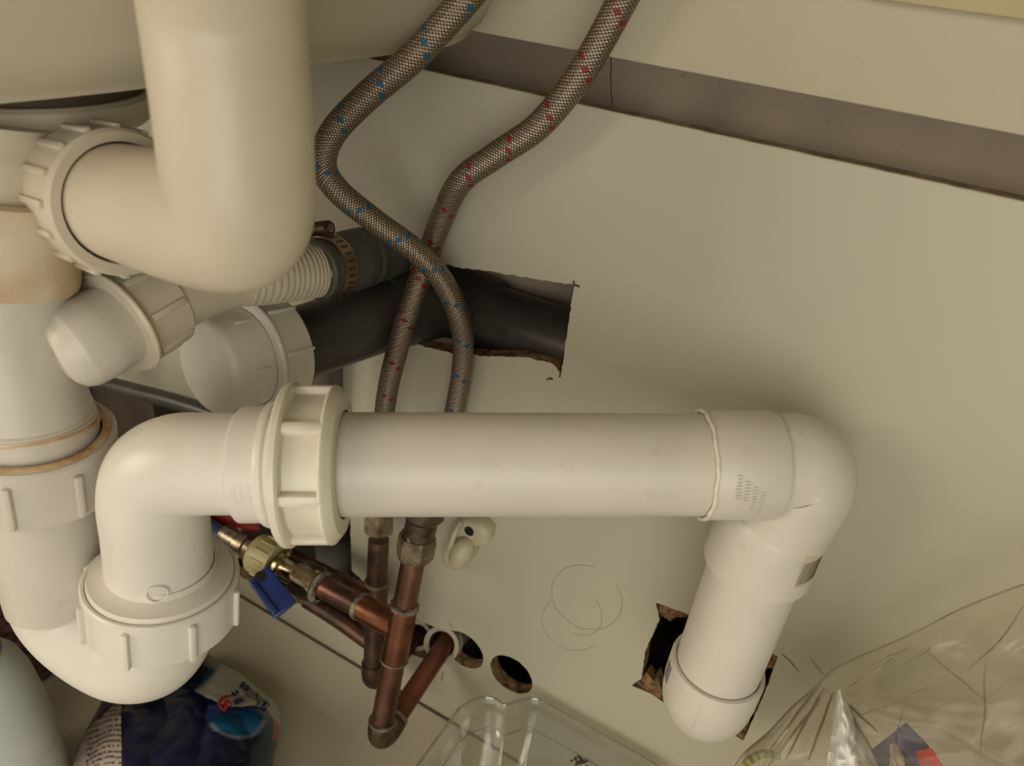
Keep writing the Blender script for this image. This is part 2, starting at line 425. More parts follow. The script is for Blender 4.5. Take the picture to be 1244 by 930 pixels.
# ------------------------------------------------------------------ sink bowl
sink = thing('sink_bowl', 'cream sink bowl overhanging the top left corner above the pipes', 'sink', (-.35, -.2, .60))
base_px = [(-260, 170, .225), (-60, 138, .240), (90, 122, .252), (185, 111, .262), (290, 94, .28), (375, 82, .296), (440, 75, .310), (490, 69, .320), (522, 65, .327), (552, 58, .335), (572, 46, .341), (580, 32, .345)]
bp = spline([P(*q) for q in base_px], 6)
zb = sum(p.z for p in bp) / len(bp)
rows = []
tail = [bp[-1] + Vector((-.012 * k, .003 if k < 4 else 0, 0)) for k in range(1, 30)]
outline = bp + tail
V = []; F = []
prof = [(-.30, .000), (-.10, .0), (-.006, .0), (-.0015, .001), (.0, .004), (.0035, .006), (.008, .016), (.012, .04), (.016, .09), (.022, .24)]
cen = Vector((-.5, -.2, 0))
nO = len(outline)
def onrm(i):
    a = outline[max(i - 1, 0)]; b = outline[min(i + 1, nO - 1)]; t = (b - a); return Vector((t.y, -t.x, 0)).normalized()
for (off, up) in prof:
    for i, p in enumerate(outline):
        q = p.copy()
        if off < -.05: q = p.lerp(Vector((cen.x, p.y * .6 + cen.y * .4, p.z)), min(1, -off / .3))
        else: q = p + onrm(i) * off
        q.z = p.z + up + (0 if off < 0 else 0)
        q.y = min(q.y, -.006)
        q.z = min(q.z, .757)
        V.append(q)
for r0 in range(len(prof) - 1):
    for i in range(nO - 1):
        F.append((r0 * nO + i, r0 * nO + i + 1, (r0 + 1) * nO + i + 1, (r0 + 1) * nO + i))
obj('bowl', (V, F), SINKM, sink, sharp=50)
dax = Ax(P(18, 90, .302), P(18, 90, .302) + Vector((0, 0, -1)))
obj('drain_gap_shade', dax.lathe([(-.008, 0), (-.008, .044), (.002, .0475), (.003, .047), (.003, 0)]), GAPD, sink, label='black disc painted as the shade between sink and drain flange')  # black disc stands for the shadow under the bowl
obj('drain_flange', dax.lathe([(.003, 0), (.003, .049), (.0045, .0510), (.0125, .0505), (.015, .048), (.018, .036), (.030, .028), (.034, .022), (.034, 0)]), PIPE3, sink, label='cream plastic drain flange')

# ------------------------------------------------------------------ nuts
def nut(parent, name, ax, t0, t1, R, bore, nr, rib_h, rib_w, mt, flange=None, phase=0.0, chamfer=.002, riblen=(.12, .9), label=None, pieces=True, flip=False):
    L = t1 - t0
    if flange:
        fw, fr = flange
        prof = [(t0, bore), (t0, fr - .001), (t0 + .001, fr), (t0 + fw - .001, fr), (t0 + fw, fr - .001), (t0 + fw + .0006, R), (t1 - chamfer, R), (t1, R - chamfer * .8), (t1, bore), (t1 - .002, bore - .0006)]
    else:
        prof = [(t0 + .002, bore - .0006), (t0, bore), (t0, R - chamfer * .8), (t0 + chamfer, R), (t1 - chamfer, R), (t1, R - chamfer * .8), (t1, bore), (t1 - .002, bore - .0006)]
    n = obj(name, ax.lathe(prof, 72), mt, parent, label=label)
    for k in range(nr):
        a = phase + 2 * math.pi * k / nr
        obj('grip_rib', ax.box(t0 + L * riblen[0], t0 + L * riblen[1], R - .0012, R + rib_h, a, rib_w, min(rib_w, rib_h) * .46), mt, n)
    return n
def dimple_ring(parent, ax, t, a, r, R, mt, name='moulded_ring'):
    V = [ax.pt(t + r * math.sin(q), R + .0001, a + r * math.cos(q) / R) for q in np.linspace(0, 2 * math.pi, 28)]
    return obj(name, tube(V, .00035, n=1, seg=6, caps=False), mt, parent)

# ---- near elbow with union nut below the sink (top left)
el = thing('near_elbow_pipe', 'thick blurred cream pipe elbow nearest the camera, dropping from the top edge', 'pipe', P(290, 262, .222))
NE = [P(255, -190, .165), P(271, 0, .195), P(283, 120, .206), P(290, 205, .2145), P(293, 245, .2195), P(284, 268, .2245), P(255, 270, .233), P(210, 262, .2505), P(150, 247, .277), P(110, 236, .29)]
obj('pipe', tube(NE, [.0215] * 10, n=14, seg=64), PIPE3, el)
na = Ax(P(152, 248, .2765), P(110, 236, .2905))
nut(el, 'union_nut', na, -.0005, .021, .0272, .0226, 16, .0015, .0028, PIPE3, phase=.1, riblen=(.12, .95), chamfer=.0015)
for k in range(5):
    a = -.9 + k * .16
obj('rust_stain', na.patch(.001, .004, .0268, 2.55, 3.1, .0004), STAIN, el, label='orange brown stain on the nut')

# ---- standing waste column on the left: tee, stained collar, branch, slip nut, lower tube, u bend
colm = thing('trap_column', 'cream vertical waste column with slip nut and U bend at the left edge', 'waste pipe', P(64, 700, .352))
tee_a = Ax(P(0, 150, .262), P(3, 345, .2795))
obj('tee_body', tube([P(-2, 148, .272), P(0, 200, .277), P(2, 300, .283), P(3, 345, .285)], [.021, .0235, .0235, .0235], seg=56), PIPE3, colm)
obj('tee_arm', tube([P(-2, 205, .285), P(40, 213, .288), P(84, 228, .292), P(112, 237, .292)], [.0200, .0205, .0215, .0225], seg=56), PIPE3, colm)
ca = Ax(P(1, 262, .278), P(3, 345, .2865))
obj('stained_collar', ca.lathe([(-.008, .022), (-.007, .0262), (0, .0268), (ca.L * .9, .0265), (ca.L, .0255), (ca.L, .021)]), STAIN, colm, label='tan stained collar')
obj('upper_tube', tube([P(3, 330, .286), P(12, 400, .298), P(27, 480, .309), P(38, 520, .316), P(44, 560, .324)], [.0236, .0238, .0242, .0256, .0258], seg=64), PIPE, colm)
for t, y in ((0, 498), (1, 508), (2, 516)):
    a_ = Ax(P(31 + t * 3, y, .3115 + t * .0016), P(38 + t * 3, y + 40, .319))
    obj('moulded_ridge', a_.lathe([(-.0014, .0242), (-.0006, .0254 + t * .0005), (.0006, .0254 + t * .0005), (.0014, .0242)]), PIPE if t < 2 else RUSTRING, colm)
sa = Ax(P(40, 523, .316), P(52, 600, .333))
nut(colm, 'slip_nut', sa, 0, .029, .0318, .0264, 8, .0022, .0032, PIPE, phase=.38, riblen=(.18, .93), chamfer=.001)
obj('limescale_ring', sa.lathe([(-.0006, .0262), (-.0012, .0285), (-.0006, .0296), (.0004, .0296), (.0004, .0262)]), RUSTRING, colm, label='orange limescale ring')
low = [P(48, 580, .331), P(57, 630, .340), P(69, 700, .352), P(74, 724, .3565)]
obj('lower_tube', tube(low, [.0247, .0243, .0235, .0232], seg=64), PIPE, colm)
ub = [P(73, 718, .3555), P(82, 736, .3590), P(102, 757, .361), P(130, 776, .361), P(158, 788, .3600), P(181, 786, .357), P(194, 769, .351), P(198, 745, .345)]
obj('u_bend', tube(ub, [.0226, .0228, .0232, .0238, .0242, .0242, .0240, .0238], n=14, seg=64), PIPE2, colm)
un = Ax(P(197, 697, .3305), P(200, 760, .3445))
nut(colm, 'union_nut', un, 0, .0235, .0325, .0305, 8, .0022, .0030, PIPE2, phase=-.32, riblen=(.12, .98), chamfer=.001)
# branch pieces
br = [P(112, 411, .3025), P(138, 395, .3105), P(165, 380, .3183)]
obj('branch_socket', tube([P(65, 434, .2945), P(66.5, 433.4, .2948), P(71, 431.5, .2955), P(79, 428, .2965), P(91, 422.5, .2985)] + br, [.0005, .0066, .0112, .0151, .0174, .0180, .0176, .0171], n=10, seg=56), PIPE, colm)
dimple_ring(colm, Ax(P(98, 420, .3015), P(160, 384, .316)), .004, .1, .0008, .0175, PIPE)
ba = Ax(P(140, 394, .3108), P(214, 351, .3325))
nut(colm, 'branch_nut', ba, 0, .0235, .0212, .0169, 8, .0013, .0030, PIPE3, flange=(.0028, .0236), phase=.25, riblen=(.2, .9), chamfer=.0012, label='cream ribbed compression nut')

# ---- p-trap outlet elbow (front white)
pe = thing('outlet_elbow', 'bright white elbow rising from the big union nut and turning right', 'pipe elbow', P(196, 690, .33))
path = [P(197, 712, .334), P(194, 680, .3275), P(190, 640, .3165), P(187, 605, .308), P(194, 578, .3035), P(217, 565, .301), P(250, 563, .3005), P(300, 563, .3005), P(345, 564, .301)]
obj('elbow', tube(path, [.0228, .0222, .0216, .0214, .0215, .0211, .0207, .0206, .0206], n=14, seg=72), PIPE2, pe)
ea = Ax(P(197, 694, .3302), P(200, 757, .344))
obj('lower_flange', ea.lathe([(-.006, .0218), (-.003, .0226), (-.0012, .026), (-.0008, .0295), (.0012, .0302), (.004, .0302), (.004, .02)]), PIPE2, pe)
dimple_ring(pe, Ax(P(190, 645, .3178), P(196, 700, .331)), .0150, .10, .0042, .0221, PIPE2)
ha = Ax(P(291, 563.5, .3005), P(860, 564, .3095))
obj('socket', ha.lathe([(0, .0205), (.0002, .0218), (.0018, .0236), (.0128, .0236), (.0132, .0225)]), PIPE2, pe)
obj('sealing_ring', ha.lathe([(.0122, .0205), (.0122, .0250), (.0136, .0256), (.0150, .0256), (.0160, .0246), (.0166, .0255), (.0186, .0258), (.0198, .0250), (.0198, .0205)]), PIPE2, pe)
mk = []
for row in range(3):
    for c in range(6):
        mk.append(ha.box(.0035 + row * .0028, .0052 + row * .0028, .0232, .02375, -.25 + (.62 + c * .055), .0008, 0))
o = obj('embossed_marks', join(*mk), PIPE2, pe); o['kind'] = 'stuff'

# ---- union nut and long horizontal pipe
lp = thing('long_waste_pipe', 'long horizontal off-white waste pipe with scuffed surface across the middle', 'pipe', P(640, 564, .306))
obj('pipe', ha.lathe([(.018, .0200), (.018, .0213), (ha.L, .0213), (ha.L, .02)], 80), PIPE, lp)
nut(lp, 'union_nut', ha, .0192, .0408, .0288, .0215, 7, .0036, .0050, NUTW, flange=(.0042, .0335), phase=math.pi / 7, riblen=(.15, .97), chamfer=.0015, label='cream union nut with deep ribs')
fr_ = ha.lathe([(.0375, .0222), (.0375, .0318), (.0385, .0325), (.0394, .0322), (.0422, .0285), (.0424, .0222)])
obj('nut_rim', fr_, NUTW, lp)

# ---- right-hand socket elbow
re = thing('corner_elbow', 'off-white corner elbow with cream solvent bead and barcode sticker at right', 'pipe elbow', P(965, 565, .31))
def hx(px): return (P(px, 564, .301 + (px - 345) * (.0085 / 515)) - ha.o).dot(ha.d)
t0, t1 = hx(853), hx(936)
obj('socket', ha.lathe([(t0, .0213), (t0 - .0004, .0226), (t0, .0228), (t1 - .001, .0231), (t1, .0227), (t1 + .0004, .0218), (t1 + .002, .0214)]), PIPE, re)
V = [ha.pt(t0 - .0006, .0225, a) for a in np.linspace(0, 2 * math.pi, 72, endpoint=False)]
obj('solvent_bead', tube([p + (p - ha.o).normalized() * 0 + ha.d * (.00022 * math.sin(i * .9)) for i, p in enumerate(V)] + [V[0]], [.0008 + .00015 * math.sin(i * 1.7) for i in range(73)], n=2, seg=8, caps=False), NUTW, re, label='cream bead of solvent cement')
mk = []; rnd = random.Random(4)
for row in range(4):
    for c in range(rnd.randint(7, 10)):
        mk.append(ha.box(t0 + .0068 + row * .0033 + rnd.uniform(0, .0004), t0 + .0088 + row * .0033, .0226, .02335, .20 + .1 * row + c * .06, .0007, 0))
o = obj('embossed_marks', join(*mk), PIPE, re); o['kind'] = 'stuff'
dn0 = P(968, 566, .3135)
va = Ax(P(930, 655, .334), P(863, 832, .383))
turn = [ha.pt(t1 - .002, 0, 0), P(950, 564, .311), P(966, 568, .3125), P(968, 585, .316), P(955, 614, .3232), P(938, 645, .3305)]
obj('bend', tube(turn, [.0214, .0218, .0228, .0232, .0226, .0222], n=16, seg=72), PIPE, re)
dn_dir = va.d
sA = Ax(P(935, 641, .331), P(863, 832, .383))
tS = (P(922, 684, .342) - sA.o).dot(sA.d)
obj('down_socket', sA.lathe([(-.0105, .0212), (-.008, .0226), (-.005, .0236), (tS, .0241), (tS + .0005, .0232), (tS + .0004, .021)]), PIPE, re)
st = obj('barcode_sticker', sA.patch(.0015, .0150, .02385, -.02, .0, .0003), STICK, re) if False else None
for sgn in (1,):
    a0, a1 = .80, 1.38
    def side(s): return pix(s.pt(.008, .024, 1.2))[0]
    if side(sA) < pix(sA.pt(.008, .024, -1.2))[0]: a0, a1 = -1.38, -.80
    s_ = obj('barcode_sticker', sA.patch(-.0045, .0135, .0239, a0, a1, .0003), STICK, re, label='peeling barcode sticker')
    for i in range(11):
        tt = .0012 + i * .00125
        if i == 10: continue
    for i in range(14):
        a = a0 + (a1 - a0) * (.08 + i * .066); w_ = (.5 + (i * 7 % 3) * .35) * .012
        obj('barcode_bar', sA.patch(-.0010, .0115, .02425, a, a + w_ * .9, .00008, 2), INKD, s_)

# ---- down pipe
dp = thing('down_pipe', 'short off-white pipe dropping from the corner elbow to the panel', 'pipe', P(865, 826, .381))
obj('pipe', sA.lathe([(tS - .012, .02), (tS - .012, .0209), (sA.L, .0209), (sA.L, .02)], 72), PIPE, dp)

# ---- end elbow into the wall
ee = thing('end_elbow', 'rounded off-white end elbow turning into the torn square hole', 'pipe elbow', P(856, 850, .388))
tE = (P(873, 806, .375) - sA.o).dot(sA.d)
obj('socket', sA.lathe([(tE, .0213), (tE - .0003, .0222), (tE, .0234), (tE + .0012, .0237), (tE + .0165, .0237), (tE + .0165, .0224)]), PIPE, ee)
b0 = sA.pt(tE + .0155, 0, 0)
yv = Vector((0, 1, 0)); dv = sA.d
pth = [b0, b0 + dv * .006, b0 + dv * .0115 + yv * .003, b0 + dv * .0150 + yv * .010, b0 + dv * .0155 + yv * .022, b0 + dv * .0155 + yv * .040, b0 + dv * .0155 + yv * .075]
pth[-1].y = .05
obj('bend', tube(pth, [.0234, .0232, .0228, .0223, .0218, .0215, .0215], n=12, seg=64), PIPE, ee)
obj('mould_seam', sA.box(tE + .001, tE + .024, .0230, .0238, .03, .0004, 0), PIPE, ee)
a_l = 1.25 if pix(sA.pt(tE, .024, 1.2))[0] < pix(sA.pt(tE, .024, -1.2))[0] else -1.25
for i in range(4):
    aa = a_l - math.copysign(.03 + .07 * i, a_l)
    obj('printed_bar', sA.patch(tE + .004, tE + .0155, .02375, aa - .014, aa + .014, .0001, 2), INKD, ee)

# ---- black pipe with white cap
bpth = [P(345, 424, .4035), P(400, 405, .418), P(450, 389, .432), P(490, 376, .4455), P(520, 368, .456), P(548, 366, .462), P(580, 377, .4585), P(620, 394, .4475), P(700, 421, .426), P(800, 455, .402)]
bpipe = thing('black_waste_pipe', 'black waste pipe with elbow lying in the rectangular panel hole', 'pipe', P(520, 370, .456))
obj('pipe', tube(bpth, .0205, n=12, seg=64), BLACKP, bpipe)
ja = bpth[3:7]
obj('elbow_socket', tube([P(476, 380, .441), P(492, 375.5, .4462), P(520, 368, .456), P(548, 366, .462), P(580, 377, .4585), P(597, 385, .4535)], [.0222, .0224, .0226, .0228, .0224, .0224], n=10, seg=64), BLACKP, bpipe)
cpx = Ax(P(249, 447, .366), P(366, 414, .411))
capo = thing('blanking_cap', 'pale grey-white round blanking cap and ring nut on the black pipe', 'pipe cap', P(265, 446, .38))
obj('cap', cpx.lathe([(0, 0), (0, .0210), (.0008, .0234), (.0022, .0247), (.0045, .0254), (.024, .0258), (.026, .0258)], 80), CAPW, capo)
for a in (-1.15,):
    pass
sgn = 1 if pix(cpx.pt(.01, .025, .9))[1] < pix(cpx.pt(.01, .025, -.9))[1] else -1
for k in range(6):
    obj('cap_rib', cpx.box(.0115, .0195, .0248, .0266, sgn * .72 + k * math.pi / 3, .0016, .0006), CAPW, capo)
nut(capo, 'ring_nut', cpx, .0235, .044, .0300, .0262, 8, .0012, .0018, CAPW, flange=(.003, .0312), phase=sgn * .62, riblen=(.2, 1.0), chamfer=.001)

# ---- branch waste: pipe after branch nut, ribbed hose, grey rubber sleeve
sp = thing('branch_pipe', 'cream pipe stub leaving the branch nut behind the near elbow', 'pipe', P(240, 345, .337))
obj('pipe', tube([P(180, 374, .317), P(205, 362, .325), P(240, 345, .337), P(270, 338, .347), P(300, 336, .356)], [.0155, .0158, .0158, .0150, .0135], seg=56), PIPE3, sp)
rh = thing('ribbed_hose', 'short cream ribbed hose between near elbow and grey sleeve', 'hose', P(350, 333, .372))
hp = spline([P(285, 337, .352), P(320, 335, .361), P(350, 332, .371), P(375, 329, .380), P(392, 326, .386)], 40)
V = [(.0128 if (i % 9) < 5 else .0142) for i in range(len(hp))]
obj('ribbed_tube', tube(hp, V, smooth=False, seg=48), PIPE3, rh)
gs = thing('grey_rubber_sleeve', 'dark grey rubber sleeve entering the panel hole beside the screw clamp', 'hose connector', P(440, 314, .405))
ga = Ax(P(380, 328, .381), P(480, 303, .433))
LG = ga.L
obj('sleeve', ga.lathe([(0, .0130), (0, .0150), (.0012, .0160), (.0045, .0160), (.006, .0152), (.022, .0156), (.026, .0166), (.034, .0166), (.036, .0158), (.038, .0165), (.040, .0165), (.042, .0155), (.046, .0160), (LG * .98, .0150), (LG, .0)]), GREYR, gs)
cl = thing('screw_clamp', 'steel worm-drive clamp around the grey rubber sleeve', 'hose clamp', ga.pt(.012, .016, 0))
band = obj('band', ga.lathe([(.0075, .0153), (.0075, .0163), (.0162, .0165), (.0162, .0155)]), STRAP, cl)
for k in range(26):
    a = 2 * math.pi * k / 26
    obj('slot', ga.box(.0098, .0142, .0160, .01655, a, .0013, 0), BRONZE, band)
up_a = math.pi / 2 * (1 if pix(ga.pt(.01, .02, math.pi / 2))[1] < pix(ga.pt(.01, .02, -math.pi / 2))[1] else -1) * .93
hs = Ax(ga.pt(.0118, .0192, up_a) - (ga.d.cross(ga.pt(0, 1, up_a) - ga.o)).normalized() * .006, ga.pt(.0118, .0192, up_a) + (ga.d.cross(ga.pt(0, 1, up_a) - ga.o)).normalized() * .006)
if (hs.o - CAM).length > (hs.o + hs.d * hs.L - CAM).length: hs = Ax(hs.o + hs.d * hs.L, hs.o)
obj('screw_housing', hs.lathe([(0, .0026), (0, .0040), (.001, .0043), (hs.L, .0043), (hs.L, 0)]), BRONZE, cl)
obj('screw_head', hs.lathe([(-.001, 0), (-.001, .0022), (0, .0026), (.003, .0026)]), CHROME, cl)
obj('strap_end', ga.box(.010, .0150, .0160, .0190, -up_a * 1.02, .004, .0006), BRONZE, cl)

# ---- vertical slate pipe behind
vp = thing('slate_vertical_pipe', 'dark slate-grey vertical pipe behind the cream union nut', 'pipe', P(405, 690, .60))
obj('pipe', tube([P(392, 405, .470), P(393, 470, .492), P(398, 560, .535), P(404, 640, .590), P(407, 700, .640), P(408, 770, .70)], [.0125, .0125, .0125, .0150, .0150, .0150], seg=40), SLATE, vp)
# black conduit lying diagonally in the slot, and things in the cavity
bc = thing('black_conduit', 'thin black conduit sagging diagonally behind the white trap', 'conduit', P(200, 482, .6))
obj('conduit', tube([P(60, 440, .585), P(110, 460, .575), P(160, 474, .562), P(210, 487, .55), (P(260, 503, .54)), P(330, 530, .53)], .0062, seg=24), BLACKP, bc)
obj('strip', tube([P(82, 270, .49), P(92, 330, .52), P(97, 380, .545), P(108, 458, .574)], .0062, seg=16), mat('dark_green_rubber', (.03, .035, .028), .5), bc, label='dark green-grey upright end of the conduit')
cbk = thing('timber_block', 'brown timber block inside the dark opening behind the trap', 'block', W(150, 560, .05))
obj('block', abox(W(100, 540, .035).x - .2, W(187, 500, .035).x, .035, .14, .0, W(187, 489, .035).z), mat('brown_timber', (.075, .052, .037), .8, var=.3, vscale=30), cbk)

# ------------------------------------------------------------------ braided hoses
def braided(name, label, pts, r, tracer, wid=30):
    t = thing(name, label, 'hose', pts[-1], None)
    path = spline(pts, 60)
    # resample evenly
    seg = [(path[i + 1] - path[i]).length for i in range(len(path) - 1)]; s = np.concatenate([[0], np.cumsum(seg)])
    L = s[-1]; n = int(L / .00030); si = np.linspace(0, L, n)
    A = np.array([list(p) for p in path]); pts_ = np.stack([np.interp(si, s, A[:, k]) for k in range(3)], 1)
    k9 = np.ones(9) / 9
    pl = [Vector(p) for p in pts_]; fr = frames(pl); K = 144
    u = np.arange(K) / K
    U = np.array([list(f[1]) for f in fr]); Vv = np.array([list(f[2]) for f in fr])
    N, LP = 16, .0250
    vv = si / LP
    a = N * (u[None, :] + vv[:, None]); b = N * (u[None, :] - vv[:, None])
    fa = np.floor(a); fb = np.floor(b)
    wa = np.sin(np.pi * (a - fa)); wb = np.sin(np.pi * (b - fb))
    # each strand bundle crosses over one, under one
    over = ((fa + fb) % 2 == 0)
    ha_ = np.sqrt(np.clip(wa, 0, 1)); hb_ = np.sqrt(np.clip(wb, 0, 1))
    la = ha_ * (.55 + .45 * np.where(over, wb, -wb) ); lb_ = hb_ * (.55 + .45 * np.where(over, -wa, wa))
    h = np.maximum(la, lb_); isa = la >= lb_
    # fine wires within a bundle
    fine = np.where(isa, np.cos(2 * np.pi * 2 * (a - fa)), np.cos(2 * np.pi * 2 * (b - fb)))
    R = r * (1 + .11 * (h - .6)) + fine * 0.00001
    th = 2 * np.pi * u
    pos = pts_[:, None, :] + (U[:, None, :] * np.cos(th)[None, :, None] + Vv[:, None, :] * np.sin(th)[None, :, None]) * R[:, :, None]
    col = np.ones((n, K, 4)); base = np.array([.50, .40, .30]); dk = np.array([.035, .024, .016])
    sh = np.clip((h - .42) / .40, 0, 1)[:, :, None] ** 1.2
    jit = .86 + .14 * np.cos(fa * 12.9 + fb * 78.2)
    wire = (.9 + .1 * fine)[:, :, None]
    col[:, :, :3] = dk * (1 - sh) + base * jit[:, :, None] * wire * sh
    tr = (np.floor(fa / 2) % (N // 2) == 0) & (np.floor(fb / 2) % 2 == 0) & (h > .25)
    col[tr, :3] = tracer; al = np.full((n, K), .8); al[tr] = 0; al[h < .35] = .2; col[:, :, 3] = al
    i0 = np.arange(n - 1)[:, None] * K; kk = np.arange(K)[None, :]; k2 = (kk + 1) % K
    F = np.stack([i0 + kk, i0 + k2, i0 + K + k2, i0 + K + kk], -1).reshape(-1, 4)
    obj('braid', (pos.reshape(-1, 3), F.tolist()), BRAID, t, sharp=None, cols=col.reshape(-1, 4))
    return t
blue_pts = [P(640, -90, .275), P(568, -4, .290), P(503, 68, .303), P(445, 118, .316), P(404, 162, .328), P(393, 200, .338), P(411, 232, .348), P(455, 268, .362), P(505, 305, .377), P(540, 345, .393), P(560, 395, .408), P(562, 440, .424), P(552, 500, .443), P(535, 570, .465), P(516, 616, .478)]
bl = braided('braided_hose', 'steel braided hose with blue flecks crossing in front of the other', blue_pts, .0059, (.003, .085, .17))
red_pts = [P(800, -90, .270), P(755, 2, .291), P(705, 90, .311), P(655, 152, .329), P(600, 190, .345), P(560, 220, .358), P(538, 262, .379), P(522, 305, .397), P(503, 360, .407), P(484, 420, .416), P(470, 480, .440), P(463, 550, .477), P(460, 622, .50)]
rd = braided('braided_hose', 'steel braided hose with red flecks hanging right of the blue-flecked one', red_pts, .0060, (.19, .005, .010))

# ------------------------------------------------------------------ copper pipework
def ringpart(name, ax, t, w, r0, r1, mt, parent, label=None):
    return obj(name, ax.lathe([(t, r0), (t + w * .2, r1), (t + w * .8, r1), (t + w, r0)], 40), mt, parent, label=label)
def hexnut(name, ax, t0, t1, r, bore, mt, parent, ph=0.3, label=None):
    V = []; F = []; prof = [(t0, bore), (t0, r * .90), (t0 + (t1 - t0) * .16, r), (t1 - (t1 - t0) * .16, r), (t1, r * .90), (t1, bore)]
    for (t, rr) in prof:
        for k in range(48):
            a = 2 * math.pi * k / 48; am = (a + math.pi / 6) % (math.pi / 3) - math.pi / 6
            rh_ = min(rr, r * .87 / math.cos(am)) if rr > bore else rr
            V.append(ax.pt(t, rh_, a + ph))
    for i in range(len(prof) - 1):
        for k in range(48):
            F.append((i * 48 + k, i * 48 + (k + 1) % 48, (i + 1) * 48 + (k + 1) % 48, (i + 1) * 48 + k))
    return obj(name, fixn((V, F)), mt, parent, sharp=18, label=label)
fp = thing('front_copper_pipes', 'bright copper tee pipework in front, with soldered joints and bottom elbow', 'copper pipe', P(462, 892, .49))
fa = Ax(P(507, 655, .455), P(462, 888, .497))
fL = fa.L
def ft(px, py, ax=fa):
    best = min(range(401), key=lambda i: (lambda q: (q[0] - px) ** 2 + (q[1] - py) ** 2)(pix(ax.o + ax.d * (ax.L * i / 400))))
    return ax.L * best / 400
obj('riser', fa.lathe([(0, .0), (0, .0076), (fL, .0076), (fL, .0)], 40), COPPER, fp)
tt0, tt1 = ft(497, 738), ft(481, 800)
obj('tee', fa.lathe([(tt0, .0076), (tt0, .0088), (tt1, .0088), (tt1, .0076)], 40), COPPERR, fp)
ringpart('solder_ring', fa, tt0 - .003, .0042, .0078, .0094, SOLDER, fp); ringpart('solder_ring', fa, tt1 - .0006, .002, .0078, .0092, SOLDER, fp)
ha2 = Ax(P(486, 762, .4745), P(376, 704, .505))
obj('horizontal_run', ha2.lathe([(0, 0), (0, .0076), (ha2.L, .0076), (ha2.L, 0)], 40), COPPER, fp)
tb = ft(440, 738, ha2)
obj('tee_branch', ha2.lathe([(0, .0), (.0, .0087), (tb, .0087), (tb, .0076)], 40), COPPERR, fp)
ringpart('solder_ring', ha2, tb - .0005, .0045, .0078, .0092, SOLDER, fp)
eb = [fa.pt(fL - .008, 0, 0), fa.pt(fL - .002, 0, 0), P(464, 892, .4995), P(470, 889, .505), P(480, 874, .510)]
obj('bottom_elbow', tube(eb, [.0087, .0088, .0088, .0086, .0086], n=8, seg=32), BRONZE, fp)
ringpart('solder_ring', fa, fL - .0095, .002, .0078, .0093, SOLDER, fp)
ba2 = Ax(P(474, 882, .508), P(540, 783, .560))
obj('return_pipe', ba2.lathe([(0, 0), (0, .0072), (ba2.L + .012, .0072), (ba2.L + .012, 0)], 36), mat('red_brown_copper', (.24, .085, .048), .38, .7, dark=(.12, .045, .03), vscale=40), fp)
ringpart('solder_ring', ba2, .006, .003, .0074, .0088, SOLDER, fp)
# valve on top of front riser
fv = thing('service_valve', 'dark bronze slotted service valve above the limescaled front nut', 'valve', P(508, 660, .456))
v2 = Ax(P(516, 618, .447), P(505, 668, .4575))
hexnut('lower_nut', Ax(P(507, 655, .4555), P(501, 690, .463)), -.003, .0125, .0122, .0076, BRASSN, fv, .2, label='brass nut crusted with limescale')
obj('valve_body', v2.lathe([(-.010, .0), (-.010, .0125), (.004, .0128), (.0075, .0100), (v2.L + .004, .0092), (v2.L + .004, 0)], 40), BRONZE, fv)
vs = Ax(P(504, 660, .4485), P(507, 656, .4570))
scr = obj('screw_boss', Ax(P(503.5, 656, .4455), P(506, 653, .4575)).lathe([(0, .0), (0, .0042), (.0008, .0052), (.006, .0056), (.006, 0)], 36), BRONZE, fv)
obj('slot', bbox(P(503.3, 656.2, .4452), (P(503, 662, .4452) - P(503.5, 650, .4452)).normalized() * .0036, (P(505, 656, .45) - P(504.4, 656, .45)).normalized() * .0006, (P(503, 656, .45) - P(503, 656, .44)).normalized() * .0006), HOLEB, scr)
obj('brass_ring', Ax(P(508, 650, .4475), P(510, 647, .4575)).lathe([(0, .0064), (0, .0072), (.003, .0074), (.003, .0064)], 36), BRASSN, fv)
# rear copper
rp = thing('rear_copper_pipes', 'darker copper riser and tee behind the bright one', 'copper pipe', P(455, 818, .548))
ra = Ax(P(460, 655, .512), P(453, 812, .550))
obj('riser', ra.lathe([(0, 0), (0, .0072), (ra.L, .0072), (ra.L, 0)], 36), COPPERD, rp)
r0, r1 = ft(459, 706, ra), ft(456, 762, ra)
obj('tee', ra.lathe([(r0, .0072), (r0, .0084), (r1, .0084), (r1, .0072)], 36), COPPERD, rp)
ringpart('solder_ring', ra, r0 - .001, .003, .0074, .0089, SOLDER, rp)
rh2 = Ax(P(457, 730, .528), P(330, 668, .560))
obj('horizontal_run', rh2.lathe([(0, 0), (0, .0076), (rh2.L, .0076), (rh2.L, 0)], 36), COPPERD, rp)
obj('tee_branch', rh2.lathe([(0, 0), (0, .0088), (.018, .0088), (.018, .0076)], 36), COPPERR, rp)
obj('bottom_elbow', tube([ra.pt(ra.L - .006, 0, 0), P(453, 815, .551), P(455, 822, .556), P(464, 820, .563), P(474, 806, .575)], [.0084, .0086, .0086, .0082, .0080], n=8, seg=28), COPPERD, rp)
obj('return_pipe', tube([P(468, 813, .568), P(500, 780, .592), P(515, 765, .607)], .0072, seg=28), COPPERD, rp)
obj('low_run', tube([P(372, 728, .575), P(410, 752, .57), P(452, 782, .562)], .0062, seg=24), COPPERD, rp)
hexnut('upper_nut', Ax(P(461, 618, .503), P(460, 655, .512)), -.002, .0165, .0112, .0070, BRASSN, rp, .55, label='brass hex nut')
hexnut('connector_nut', Ax(P(461, 604, .499), P(460, 640, .508)), -.004, .009, .0105, .0060, BRONZE, rp, .1)
